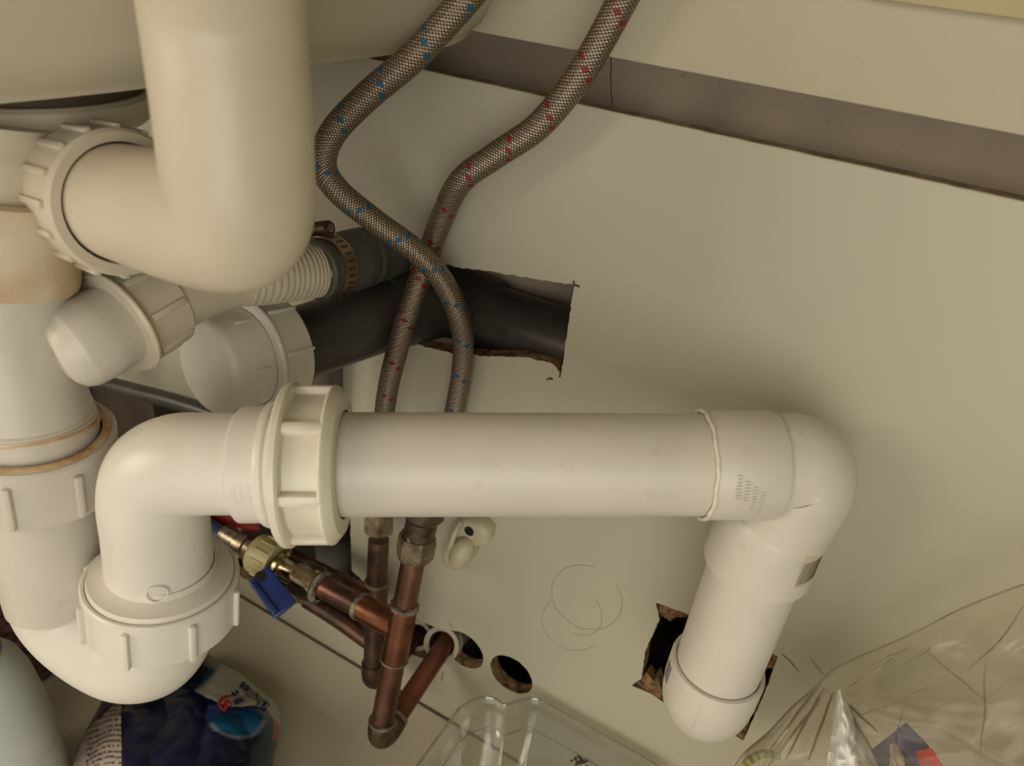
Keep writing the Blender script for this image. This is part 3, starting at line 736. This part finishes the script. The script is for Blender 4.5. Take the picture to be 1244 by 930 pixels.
# wall sleeves
def sleeve(label, a, b, R, nm='pipe_sleeve'):
    ax = Ax(a, b); t = thing(nm, label, 'pipe sleeve', a)
    obj('sleeve', ax.lathe([(.001, R * .82), (0, R * .98), (0, R * 1.12), (.0012, R * 1.14), (.0024, R), (.004, R * .98), (.005, R * 1.1), (.0065, R * 1.1), (.0075, R * .98), (.0095, R * 1.12), (.011, R * 1.12), (.013, R), (ax.L, R * 1.05), (ax.L, R * .8)], 44), SLEEVE, t); return t
sleeve('cream ribbed sleeve around the reddish return pipe at the panel', P(536, 783, .556), P(560, 758, .602), .0124)
sleeve('grubby cream sleeve half hidden behind the front copper riser', P(506, 772, .585), P(520, 750, .620), .0112)

# isolating valve with blue lever
iv = thing('washing_machine_valve', 'brass hose valve with blue lever and yellowed plastic nut', 'valve', P(345, 700, .505))
ia = Ax(P(386, 711, .5025), P(268, 646, .530))
iL = ia.L
hexnut('compression_nut', ia, 0, .0165, .0128, .0078, CHROME, iv, .1, label='shiny nickel compression nut')
ringpart('end_ring', ia, -.0045, .005, .0085, .0112, SOLDER, iv)
obj('valve_body', ia.lathe([(.0155, 0), (.0155, .0100), (.018, .0088), (.028, .0088), (.030, .0108), (.036, .0108), (.037, .0075), (.040, .0075), (.040, 0)], 40), CHROME, iv)
pn = nut(iv, 'plastic_nut', ia, .034, .0545, .0140, .008, 12, .0009, .0022, YELN, phase=.1, riblen=(.1, .72), label='yellowed translucent plastic nut')
ringpart('nut_collar', ia, .034, .0035, .012, .0150, YELN, iv)
obj('hose_tail', ia.lathe([(.054, 0), (.054, .0072), (.062, .0072), (.0625, .0092), (.070, .0092), (.0705, .0070), (.084, .0070), (.084, 0)], 32), STEEL, iv)
lv0, lv1 = P(316, 700, .492), P(343, 735, .487)
ld = (lv1 - lv0).normalized(); ln = (CAM - lv0); ln = (ln - ld * ln.dot(ld)).normalized(); ls = ld.cross(ln)
lev = obj('lever', bbox((lv0 + lv1) / 2 + ld * .001, ld * .0155, ls * .0082, ln * .0042, .0012), BLUEH, iv, label='blue plastic lever', sharp=20)
obj('lever_web', bbox((lv0 + lv1) / 2 + ls * .006 + ld * .002, ld * .0125, ls * .0020, ln * .0062, .0008), BLUEH, lev)
obj('lever_screw', Ax(lv0 + ln * .0035 + ld * .001, lv0 + ln * .0046 + ld * .001).lathe([(0, 0), (0, .0036), (.0010, .0036), (.0012, .0024), (.0012, 0)], 24), HOLEB, lev)
obj('spindle', Ax(lv0 - ln * .003 + ld * .004, P(330, 693, .508)).lathe([(0, 0), (0, .004), (.018, .004), (.018, 0)], 24), CHROME, iv)
# red lever and blue hose end behind the elbow
rv = thing('red_valve_lever', 'dark red lever handle peeking out under the white elbow', 'valve handle', P(288, 634, .56))
obj('lever', bbox(P(286, 624, .56), (P(320, 628, .555) - P(260, 618, .565)) * .5, (P(286, 640, .56) - P(286, 606, .56)) * .5, (P(286, 620, .57) - P(286, 620, .56)) * .5, .002), REDH, rv)
obj('spindle', tube([P(292, 640, .56), P(300, 658, .558), P(310, 668, .556)], .005, seg=20), STEEL, rv)
bh = thing('blue_hose_end', 'dark blue hose end tucked behind the white elbow', 'hose', P(262, 646, .55))
obj('hose', tube([P(215, 615, .565), P(240, 632, .555), P(262, 647, .545), P(274, 655, .540)], .0068, seg=24), mat('blue_hose_rubber', (.02, .05, .12), .45), bh)

# ------------------------------------------------------------------ cable clip on wall
cc = thing('pipe_clip', 'ivory plastic clip with a dark screw hole on the back panel', 'clip', W(570, 658))
def clip():
    px = [(549, 640), (556, 632), (573, 628), (588, 633), (597, 643), (595, 656), (586, 654), (579, 664), (574, 678), (566, 687), (552, 690), (541, 683), (540, 671), (545, 655)]
    pts = [W(x, y, -.006) for x, y in px]; n = len(pts); V = []; F = []
    c = sum(pts, Vector()) / n
    for (sc_, y) in ((1.0, -.0001), (1.02, -.004), (1.0, -.0085), (.90, -.0105), (.62, -.011)):
        for p in pts:
            q = c + (p - c) * sc_; V.append(Vector((q.x, y, q.z)))
    for r0 in range(4):
        for i in range(n): F.append((r0 * n + i, r0 * n + (i + 1) % n, (r0 + 1) * n + (i + 1) % n, (r0 + 1) * n + i))
    F.append(tuple(range(4 * n, 5 * n))); F.append(tuple(range(n - 1, -1, -1)))
    return fixn((V, F))
obj('clip_body', clip(), CLIPM, cc, sharp=60)
c_ = W(570, 645, -.011)
obj('screw_hole', Ax(c_ + Vector((0, -.0008, 0)), c_ + Vector((0, .002, 0))).lathe([(0, 0), (0, .0030), (.0004, .0034), (.002, .0034)], 24), HOLEB, cc)
c2 = P(552, 672, .45)
obj('clip_jaw', tube([W(572, 655, -.008), W(566, 662, -.012), W(560, 671, -.015), W(556, 680, -.015), W(554, 686, -.013)], [.004, .0068, .0075, .0062, .0015], n=6, seg=24), CLIPM, cc)
obj('clip_fin', tube([W(560, 634, -.010), W(552, 648, -.016), W(547, 664, -.017), W(546, 676, -.015)], [.0012, .0018, .0022, .0014], n=6, seg=14), CLIPM, cc)

# ------------------------------------------------------------------ woven basket (left, behind)
bk = thing('woven_basket', 'dark red-brown woven basket behind the bottle at the left edge', 'basket', G(20, 850))
c0 = G(72, 810, 0.0)
ex = Vector((1, 0, 0)); x1b = c0.x; yb = min(c0.y, -.03)
nS = 15
for k in range(nS):
    z = .005 + k * .0095
    pts = [Vector((x1b - .17, yb, z)), Vector((x1b - .01, yb, z)), Vector((x1b - .002, yb - .004, z)), Vector((x1b, yb - .012, z))]
    ys = np.linspace(yb - .02, yb - .26, 26)
    pts += [Vector((x1b + .0016 * (1 if (j + k) % 2 else -1), y, z)) for j, y in enumerate(ys)]
    obj('strand', tube(pts, .0052, n=3, seg=8), WICK, bk)
obj('liner', abox(x1b - .17, x1b - .003, yb - .26, yb - .003, .001, nS * .0095 - .006), WICK, bk)

# ------------------------------------------------------------------ bottle (front left)
ctop = P(-32, 757, .41)
ctop = P(-47, 786, .425)
bo = thing('plastic_bottle', 'pale translucent plastic bottle with blue cap in the bottom left corner', 'bottle', (ctop.x, ctop.y, 0))
bax = Ax(ctop, Vector((ctop.x, ctop.y, 0)))
H = bax.L
obj('bottle_body', bax.lathe([(.004, 0), (.004, .0145), (.010, .0145), (.0115, .018), (.015, .0215), (.022, .0255), (.035, .0285), (.055, .0305), (.075, .0318), (.095, .0325), (.0965, .0318), (.098, .0325), (H - .06, .0325), (H - .012, .0318), (H - .002, .030), (H, .027), (H, 0)], 96), BOTTLE, bo)
obj('blue_cap', bax.lathe([(-.018, 0), (-.018, .0155), (-.0165, .0175), (.008, .0180), (.0085, 0)], 60), CAPB, bo)

# ------------------------------------------------------------------ dishwasher tablet bag
tb_px = [(262, 800), (285, 812), (303, 826), (322, 841), (335, 853), (341, 868), (339, 890), (333, 920), (325, 960), (300, 1010), (240, 1035), (160, 1035), (110, 1000), (88, 945), (94, 908), (108, 880), (128, 846), (150, 830), (190, 806), (225, 790), (248, 790)]
bag = thing('detergent_bag', 'crumpled navy and white detergent tablet bag under the U bend', 'bag', G(220, 930))
ol = spline([Vector((x, y, 0)) for x, y in tb_px] + [Vector((*tb_px[0], 0))], 16)[:-1]
na_, nr_ = len(ol), 130
cxp, cyp = 215.0, 915.0
HB = .075
navy = np.array([.004, .006, .028]); teal = np.array([.004, .055, .11]); whi = np.array([.50, .50, .43]); pnk = np.array([.42, .34, .30])
def inpoly(x, y, poly):
    c = False; j = len(poly) - 1
    for i in range(len(poly)):
        xi, yi = poly[i]; xj, yj = poly[j]
        if (yi > y) != (yj > y) and x < (xj - xi) * (y - yi) / (yj - yi) + xi: c = not c
        j = i
    return c
white_poly = [(262, 803), (270, 806), (303, 824), (340, 852), (344, 872), (340, 882), (331, 872), (324, 861), (305, 858), (282, 858), (262, 852), (236, 840), (244, 828)]
def bagcol(x, y):
    n = noise.noise(Vector((x * .03, y * .03, 0)))
    # white printed corner
    if inpoly(x, y, white_poly):
        if x + y < 1074 + 4 * n: return teal * 1.0
        e = max(0, min(1, (x + y - 1074) / 10)); return teal * (1 - e) + whi * e
    # round capsule picture
    u, v = (x - 289) / 38.0, (y - 866) / 31.0
    d = math.hypot(u, v)
    if d < 1 and y > 856 - .12 * (x - 270) * 0:
        f = max(0, min(1, (v + .25) / .8)); c = np.array([.002, .022, .085]) * (1 - f) + np.array([.003, .10, .21]) * f
        if d > .86 and v > .35: c = np.array([.12, .17, .21])
        if u < -.55 and v < .25: c = np.array([.02, .05, .18])
        return c
    if 1 <= d < 1.06 and v > 0: return np.array([.02, .04, .10])
    # left leaflet side
    if x < 148:
        if (x - 100) * .9 + (y - 905) < -14 + 0 * n and x < 142: return navy * 1.6
        ln = (y * .985 + 6 * math.sin((x - 95) * .05) + (x - 100) * .18) / 6.2
        f = ln - math.floor(ln)
        if f < .42 and noise.noise(Vector((x * .35, math.floor(ln) * 7.3, 3))) > -.22 and x > 104: return pnk * .25
        return pnk
    # right edge teal and thin white / orange strip
    if x > 331 + 3 * n and 872 < y < 900: return np.array([.36, .10, .07]) * (1 if y > 882 else 1.2)
    if x > 312 + 4 * n:
        e = max(0, min(1, (x - 312) / 12)); return teal * .55 * e + navy * (1 - e)
    return navy * (1 + .7 * max(0, n))
V = []; F = []; C = []
def crease(X, Y):
    v = Vector((X * 26, Y * 26, 1.3)); a = abs(noise.noise(v)) ; b = abs(noise.noise(v * 2.3 + Vector((4, 1, 2)))); return (.0060 * (a - .25) + .0022 * (b - .2))
for j in range(nr_ + 1):
    t = j / nr_
    for i in range(na_):
        x = cxp + (ol[i].x - cxp) * t; y = cyp + (ol[i].y - cyp) * t
        hgt = .022 + HB * (1 - t ** 3.2) ** .55 * .72
        g = G(x, y, .022 + HB * .72 * (.9 if t < .8 else 1) * 0 + HB * .5)
        base_ = G(x, y, hgt)
        fall = min(1, (1 - t) * 6)
        p = base_ + Vector((0, 0, 1)) * crease(base_.x, base_.y) * (.35 + .65 * fall)
        V.append(p); q = pix(p); C.append((*bagcol(x, y), 1))
rim0 = nr_ * na_
n2 = len(V)
for i in range(na_):
    p = V[rim0 + i].copy(); c = G(cxp, cyp, .02); p = c + (p - c) * .93; p.z = .004; V.append(p); C.append(C[rim0 + i])
for j in range(nr_):
    for i in range(na_):
        k = (i + 1) % na_
        F.append((j * na_ + i, (j + 1) * na_ + i, (j + 1) * na_ + k, j * na_ + k))
for i in range(na_):
    k = (i + 1) % na_; F.append((rim0 + i, n2 + i, n2 + k, rim0 + k))
F.append(tuple(n2 + i for i in range(na_)))
obj('foil_pouch', (V, F), PRINT, bag, sharp=70, cols=C)
ppx = np.array([pix(v) for v in V[:n2]])
def onbag(x, y, lift=.0022):
    d = (ppx[:, 0] - x) ** 2 + (ppx[:, 1] - y) ** 2 + np.where(ppx[:, 2] > 1, 1e6, 0)
    i = int(np.argmin(d)); z = ppx[i, 2]; return P(x, y, z - lift)
def text_on(s, ox, oy, ang, size, mt, parent, name='lettering', shear=0.0, bold=.02, label=None):
    cu = bpy.data.curves.new('t', 'FONT'); cu.body = s; cu.size = size; cu.shear = shear; cu.offset = bold * size
    ob = bpy.data.objects.new('t', cu); COL.objects.link(ob)
    bpy.context.view_layer.update()
    me = ob.evaluated_get(bpy.context.evaluated_depsgraph_get()).to_mesh()
    bm = bmesh.new(); bm.from_mesh(me); bmesh.ops.triangulate(bm, faces=bm.faces)
    vs = [v.co.copy() for v in bm.verts]; bm.verts.index_update(); fs = [tuple(v.index for v in f.verts) for f in bm.faces]; bm.free()
    bpy.data.objects.remove(ob); bpy.data.curves.remove(cu)
    dx, dy = math.cos(ang), math.sin(ang)
    out = []
    for v in vs:
        X = ox + v.x * dx + v.y * dy; Y = oy + v.x * dy - v.y * dx
        out.append(onbag(X, Y))
    return obj(name, (out, fs), mt, parent, sharp=None, label=label)
ang = math.atan2(-31, -36)
text_on('ishulles', 329, 856, ang, 15.5, INKN, bag, shear=.1, label='navy printed letters')
text_on('ll t', 297, 851, math.atan2(-34, -24), 15, INKN, bag, shear=.2, bold=.05, label='navy printed letters')
text_on('S)', 283, 856, math.atan2(-26, -20), 21, INKR, bag, bold=.035, label='red printed letters')

# ------------------------------------------------------------------ clear plastic tub
ZR = .092
cbL = W(603, 868, -.012)
def TB(px, py): return G(px, py, ZR)
corner = TB(604, 866)
x0, y1 = corner.x, min(corner.y, -.006)
tub = thing('clear_plastic_tub', 'empty clear plastic tub on the floor at the bottom edge', 'tub', (-.07, -.11, 0))
TUBP = [(-.140, -.20), (-.1405, -.060), (-.1400, -.047), (-.1375, -.038), (-.1330, -.0315), (-.1285, -.0275), (-.1236, -.0258), (-.1190, -.0262),
        (-.1157, -.0260), (-.1125, -.0225), (-.1070, -.0155), (-.1030, -.0115), (-.0985, -.0092), (-.0920, -.0085), (-.0300, -.0085), (-.0140, -.0090),
        (-.0040, -.0120), (.0010, -.0180), (.0030, -.0280), (.0030, -.19), (.0, -.203), (-.008, -.210), (-.130, -.212), (-.137, -.208)]
TCX, TCY, THX, THY = -.069, -.110, .072, .102
def plan(s=0.0, z=0.0):
    p = spline([Vector((x, y, 0)) for x, y in TUBP] + [Vector((*TUBP[0], 0))], 4)[:-1]
    return [(TCX + (v.x - TCX) * (1 - s / THX), TCY + (v.y - TCY) * (1 - s / THY)) for v in p]
def shell(levels):
    V = []; F = []
    for s, z in levels:
        V += [Vector((x, y, z)) for x, y in plan(s)]
    n = len(plan(0))
    for r0 in range(len(levels) - 1):
        for i in range(n): F.append((r0 * n + i, r0 * n + (i + 1) % n, (r0 + 1) * n + (i + 1) % n, (r0 + 1) * n + i))
    F.append(tuple((len(levels) - 1) * n + i for i in range(n)))
    return V, F
obj('tub_wall', shell([(0, ZR), (.0005, ZR - .004), (.0045, ZR - .006), (.0055, ZR - .022), (.008, ZR - .024), (.012, .012), (.016, .004), (.022, .0022)]), CLEARBOX, tub, sharp=40)
obj('inner_wall', shell([(.0012, ZR - .0002), (.0018, ZR - .004), (.0058, ZR - .006), (.0068, ZR - .022), (.0095, ZR - .024), (.0135, .013), (.0175, .0055), (.023, .0038)]), CLEARBOX, tub, sharp=40)
rim = [Vector((x, y, ZR)) for x, y in plan(0)]; rim.append(rim[0])
obj('rim', tube(rim, .0009, n=1, seg=8, caps=False), clear_mat('tub_rim_plastic', (.62, .60, .52), .1, .15, body=(.45, .43, .36), bodyamt=.25), tub)
rim = [Vector((x, y, ZR - .0235)) for x, y in plan(.0068)]; rim.append(rim[0])
obj('ledge', tube(rim, .0006, n=1, seg=8, caps=False), MAT['tub_rim_plastic'], tub)
# grime crumbs stuck inside
rnd = random.Random(9); cr = []
c_ = P(708, 924, .50)
for i in range(22):
    c = G(706 + rnd.gauss(0, 5), 924 + rnd.gauss(0, 4), .078)
    cr.append(bbox(c, Vector((.0008, 0, .0003)), Vector((0, .0008, 0)), Vector((.0002, 0, .0006)), .0002))
def tie(px0, py0, px1, py1, Z=.06): pass
tub_label = obj('grime', join(*cr), mat('dark_grime', (.07, .055, .035), .8), tub, label='dark crumbs of grime'); tub_label['kind'] = 'stuff'

# ------------------------------------------------------------------ transparent bag at the right
ridge = [(888, 935), (905, 912), (935, 887), (962, 858), (985, 838), (1012, 812), (1045, 795), (1085, 778), (1120, 762), (1160, 741), (1205, 722), (1250, 706), (1310, 690), (1390, 676)]
fb = thing('clear_plastic_bag', 'wrinkled transparent plastic bag filling the bottom right corner', 'bag', G(1120, 1100))
rx = [p[0] for p in ridge]; ry = [p[1] for p in ridge]
def bagz(x, y):
    top = np.interp(x, rx, ry); d = max(0, y - top)
    zt = np.interp(x, [888, 1000, 1120, 1250, 1390], [.395, .375, .345, .310, .285])
    return zt - .085 * (1 - math.exp(-d / 120.0))
def folds(x, y):
    f = 0
    # creases fan out from the gathered top left
    a = math.atan2(y - 838, x - 985); r = math.hypot(x - 985, y - 838)
    f += .0026 * abs(noise.noise(Vector((a * 7, r * .006, 0)))) * math.exp(-r / 300)
    f += .0060 * abs(noise.noise(Vector((x * .006, y * .009, 4.2))))
    f += .0018 * abs(noise.noise(Vector((x * .014 + y * .010, y * .022, 8.2)))) ** 1.3
    f += .0003 * noise.noise(Vector((x * .05, y * .04, 2.2)))
    f += .0010 * max(0, 1 - abs(math.sin(x * .012 - y * .020 + 1.0 + .8 * noise.noise(Vector((x * .01, y * .01, 1))))) * 5)
    return f
NX, NYb = 190, 130
V = []; F = []
for j in range(NYb + 1):
    for i in range(NX + 1):
        x = 888 + (1390 - 888) * i / NX; t = np.interp(x, rx, ry)
        y = t + (1120 - t) * (j / NYb) ** 1.15
        e = min(1, j / 5.0)
        V.append(P(x + 0, y + 2.5 * noise.noise(Vector((x * .03, 0, 0))) * (1 - e), bagz(x, y) - folds(x, y) * (.25 + .75 * e)))
for j in range(NYb):
    for i in range(NX):
        a = j * (NX + 1) + i; F.append((a, a + NX + 1, a + NX + 2, a + 1))
b0 = NYb * (NX + 1)
n3 = len(V)
for i in range(NX + 1):
    p = V[b0 + i].copy(); p.z = .002; V.append(p)
for i in range(NX): F.append((b0 + i, n3 + i, n3 + i + 1, b0 + i + 1))
obj('front_film', (V, F), FILM, fb, sharp=None)
V = []; F = []
for j in range(41):
    for i in range(61):
        x = 888 + (1390 - 888) * i / 60; t = np.interp(x, rx, ry); y = t + (1120 - t) * (j / 40)
        zt = np.interp(x, [888, 1000, 1120, 1250, 1390], [.395, .375, .345, .310, .285])
        d = j / 40
        p = P(x, y + 1, zt + .02 * math.sin(d * 1.5) + .010 * abs(noise.noise(Vector((x * .012, y * .02, 9)))) * min(1, j / 4))
        p.y = min(p.y, -.004); p.z = max(p.z, .003); V.append(p)
for j in range(40):
    for i in range(60):
        a = j * 61 + i; F.append((a, a + 1, a + 62, a + 61))
obj('back_film', (V, F), FILM, fb, sharp=None)
CREASE = clear_mat('film_crease', (.62, .55, .44), .25, .10, body=(.30, .24, .16), bodyamt=.35)
for k in range(11):
    rn = random.Random(90 + k); x = rn.uniform(1010, 1215); y = np.interp(x, rx, ry) + rn.uniform(8, 150); a = rn.choice([-.55, -.45, .8, 1.2, 1.6, -.65]) + rn.uniform(-.2, .2); pts = []
    Lk = rn.uniform(35, 120)
    for q in range(6):
        xx = x + math.cos(a) * Lk * q / 5; yy = y + math.sin(a) * Lk * q / 5; a += rn.uniform(-.06, .06)
        yy = max(yy, np.interp(xx, rx, ry) + 3); pts.append(P(xx, yy, bagz(xx, yy) - folds(xx, yy) - .0004))
    obj('crease', tube(pts, [.0001, .0002, .00026, .00022, .00018, .0001], n=5, seg=6), CREASE, fb)
obj('top_fold', tube([P(x, y + 2, bagz(x, y) - .0002) for x, y in ridge], [.0003, .0006, .0008, .0008, .0007, .0006, .0005, .0005, .0005, .0005, .0005, .0005, .0005, .0005], n=5, seg=8), CREASE, fb)
# gathered creases along the ridge
for k in range(7):
    rn = random.Random(40 + k)
    x_0 = 1000 + k * 5; pts = []
    dx_, dy_ = [(-60, 62), (-66, 84), (-48, 88), (-80, 100), (-30, 84), (48, 46), (38, 66)][k]
    for q in range(6):
        x = x_0 - 8 + dx_ * q / 5; y = 828 + 3 * k + dy_ * q / 5 + rn.uniform(-1.5, 1.5); y = max(y, np.interp(x, rx, ry) + 3)
        pts.append(P(x, y, bagz(x, y) - folds(x, y) - .0006))
    obj('crease', tube(pts, [.0002, .0006, .0007, .0006, .0005, .0002], n=5, seg=6), CREASE, fb)
# white wedge shaped as glare on the film, then the bag's contents
wp = thing('glare_wedge', 'crinkled white wedge painted as glare on the clear bag', 'glare', P(1045, 900, .34))
V = []; F = []; A_, B_, C_ = (1019, 838), (1002, 960), (1078, 960)
N_ = 26
for j in range(N_ + 1):
    for i in range(N_ + 1):
        t = j / N_; s = i / N_
        xl = A_[0] - 2 + (B_[0] - A_[0]) * t; xr = A_[0] + 4 + (C_[0] - A_[0]) * t
        x = xl + (xr - xl) * s; y = A_[1] + (B_[1] - A_[1]) * t
        V.append(P(x, y, .335 - .012 * math.sin(math.pi * s) - .006 * abs(noise.noise(Vector((x * .09, y * .07, 1)))) - .02 * t))
n = len(V)
for v in V[:n]: V.append(v + (v - CAM).normalized() * .012)
for j in range(N_):
    for i in range(N_):
        a = j * (N_ + 1) + i; F.append((a, a + N_ + 1, a + N_ + 2, a + 1)); F.append((n + a, n + a + 1, n + a + N_ + 2, n + a + N_ + 1))
for i in range(N_):
    F.append((i, i + 1, n + i + 1, n + i)); e = N_ * (N_ + 1); F.append((e + i, n + e + i, n + e + i + 1, e + i + 1))
    a = i * (N_ + 1); F.append((a, n + a, n + a + N_ + 1, a + N_ + 1)); a += N_; F.append((a, a + N_ + 1, n + a + N_ + 1, n + a))
obj('glare', (V, F), WHITEC, wp, sharp=60)
cb = thing('navy_carton', 'navy and red carton standing inside the clear bag', 'carton', P(1110, 940, .33))
def quadbox(c4, z0, dz):
    A = [P(x, y, z) for x, y, z in c4]; B = [a + (a - CAM).normalized() * dz for a in A]
    return fixn((A + B, [(0, 1, 2, 3), (7, 6, 5, 4), (0, 4, 5, 1), (1, 5, 6, 2), (2, 6, 7, 3), (3, 7, 4, 0)]))
obj('carton', quadbox([(1056, 912, .330), (1101, 877, .332), (1128, 905, .318), (1175, 1000, .300)], 0, .03), BOXB, cb)
obj('carton_flap', quadbox([(1056, 912, .330), (1175, 1000, .300), (1110, 1040, .296), (1046, 990, .312)], 0, .03), BOXB, cb)
obj('red_panel', quadbox([(1112, 912, .3195), (1132, 908, .3145), (1165, 960, .303), (1130, 962, .306)], 0, .002), BOXR, cb)
obj('crinkled_wrap', tube([P(1085, 905, .322), P(1090, 925, .316), P(1082, 945, .312)], [.0015, .003, .002], seg=8), STICK, cb)
# earth wire
ew = thing('earth_wire', 'green and yellow striped wire at the left corner of the clear bag', 'wire', P(915, 925, .385))
wp_ = spline([P(890, 955, .40), P(902, 932, .398), P(915, 920, .396), P(930, 915, .396), P(945, 918, .40)], 8)
for i in range(0, len(wp_) - 2, 2):
    obj('stripe', tube(wp_[i:i + 3], .0022, smooth=False, seg=12), WIREG if (i // 2) % 2 else WIREY, ew)
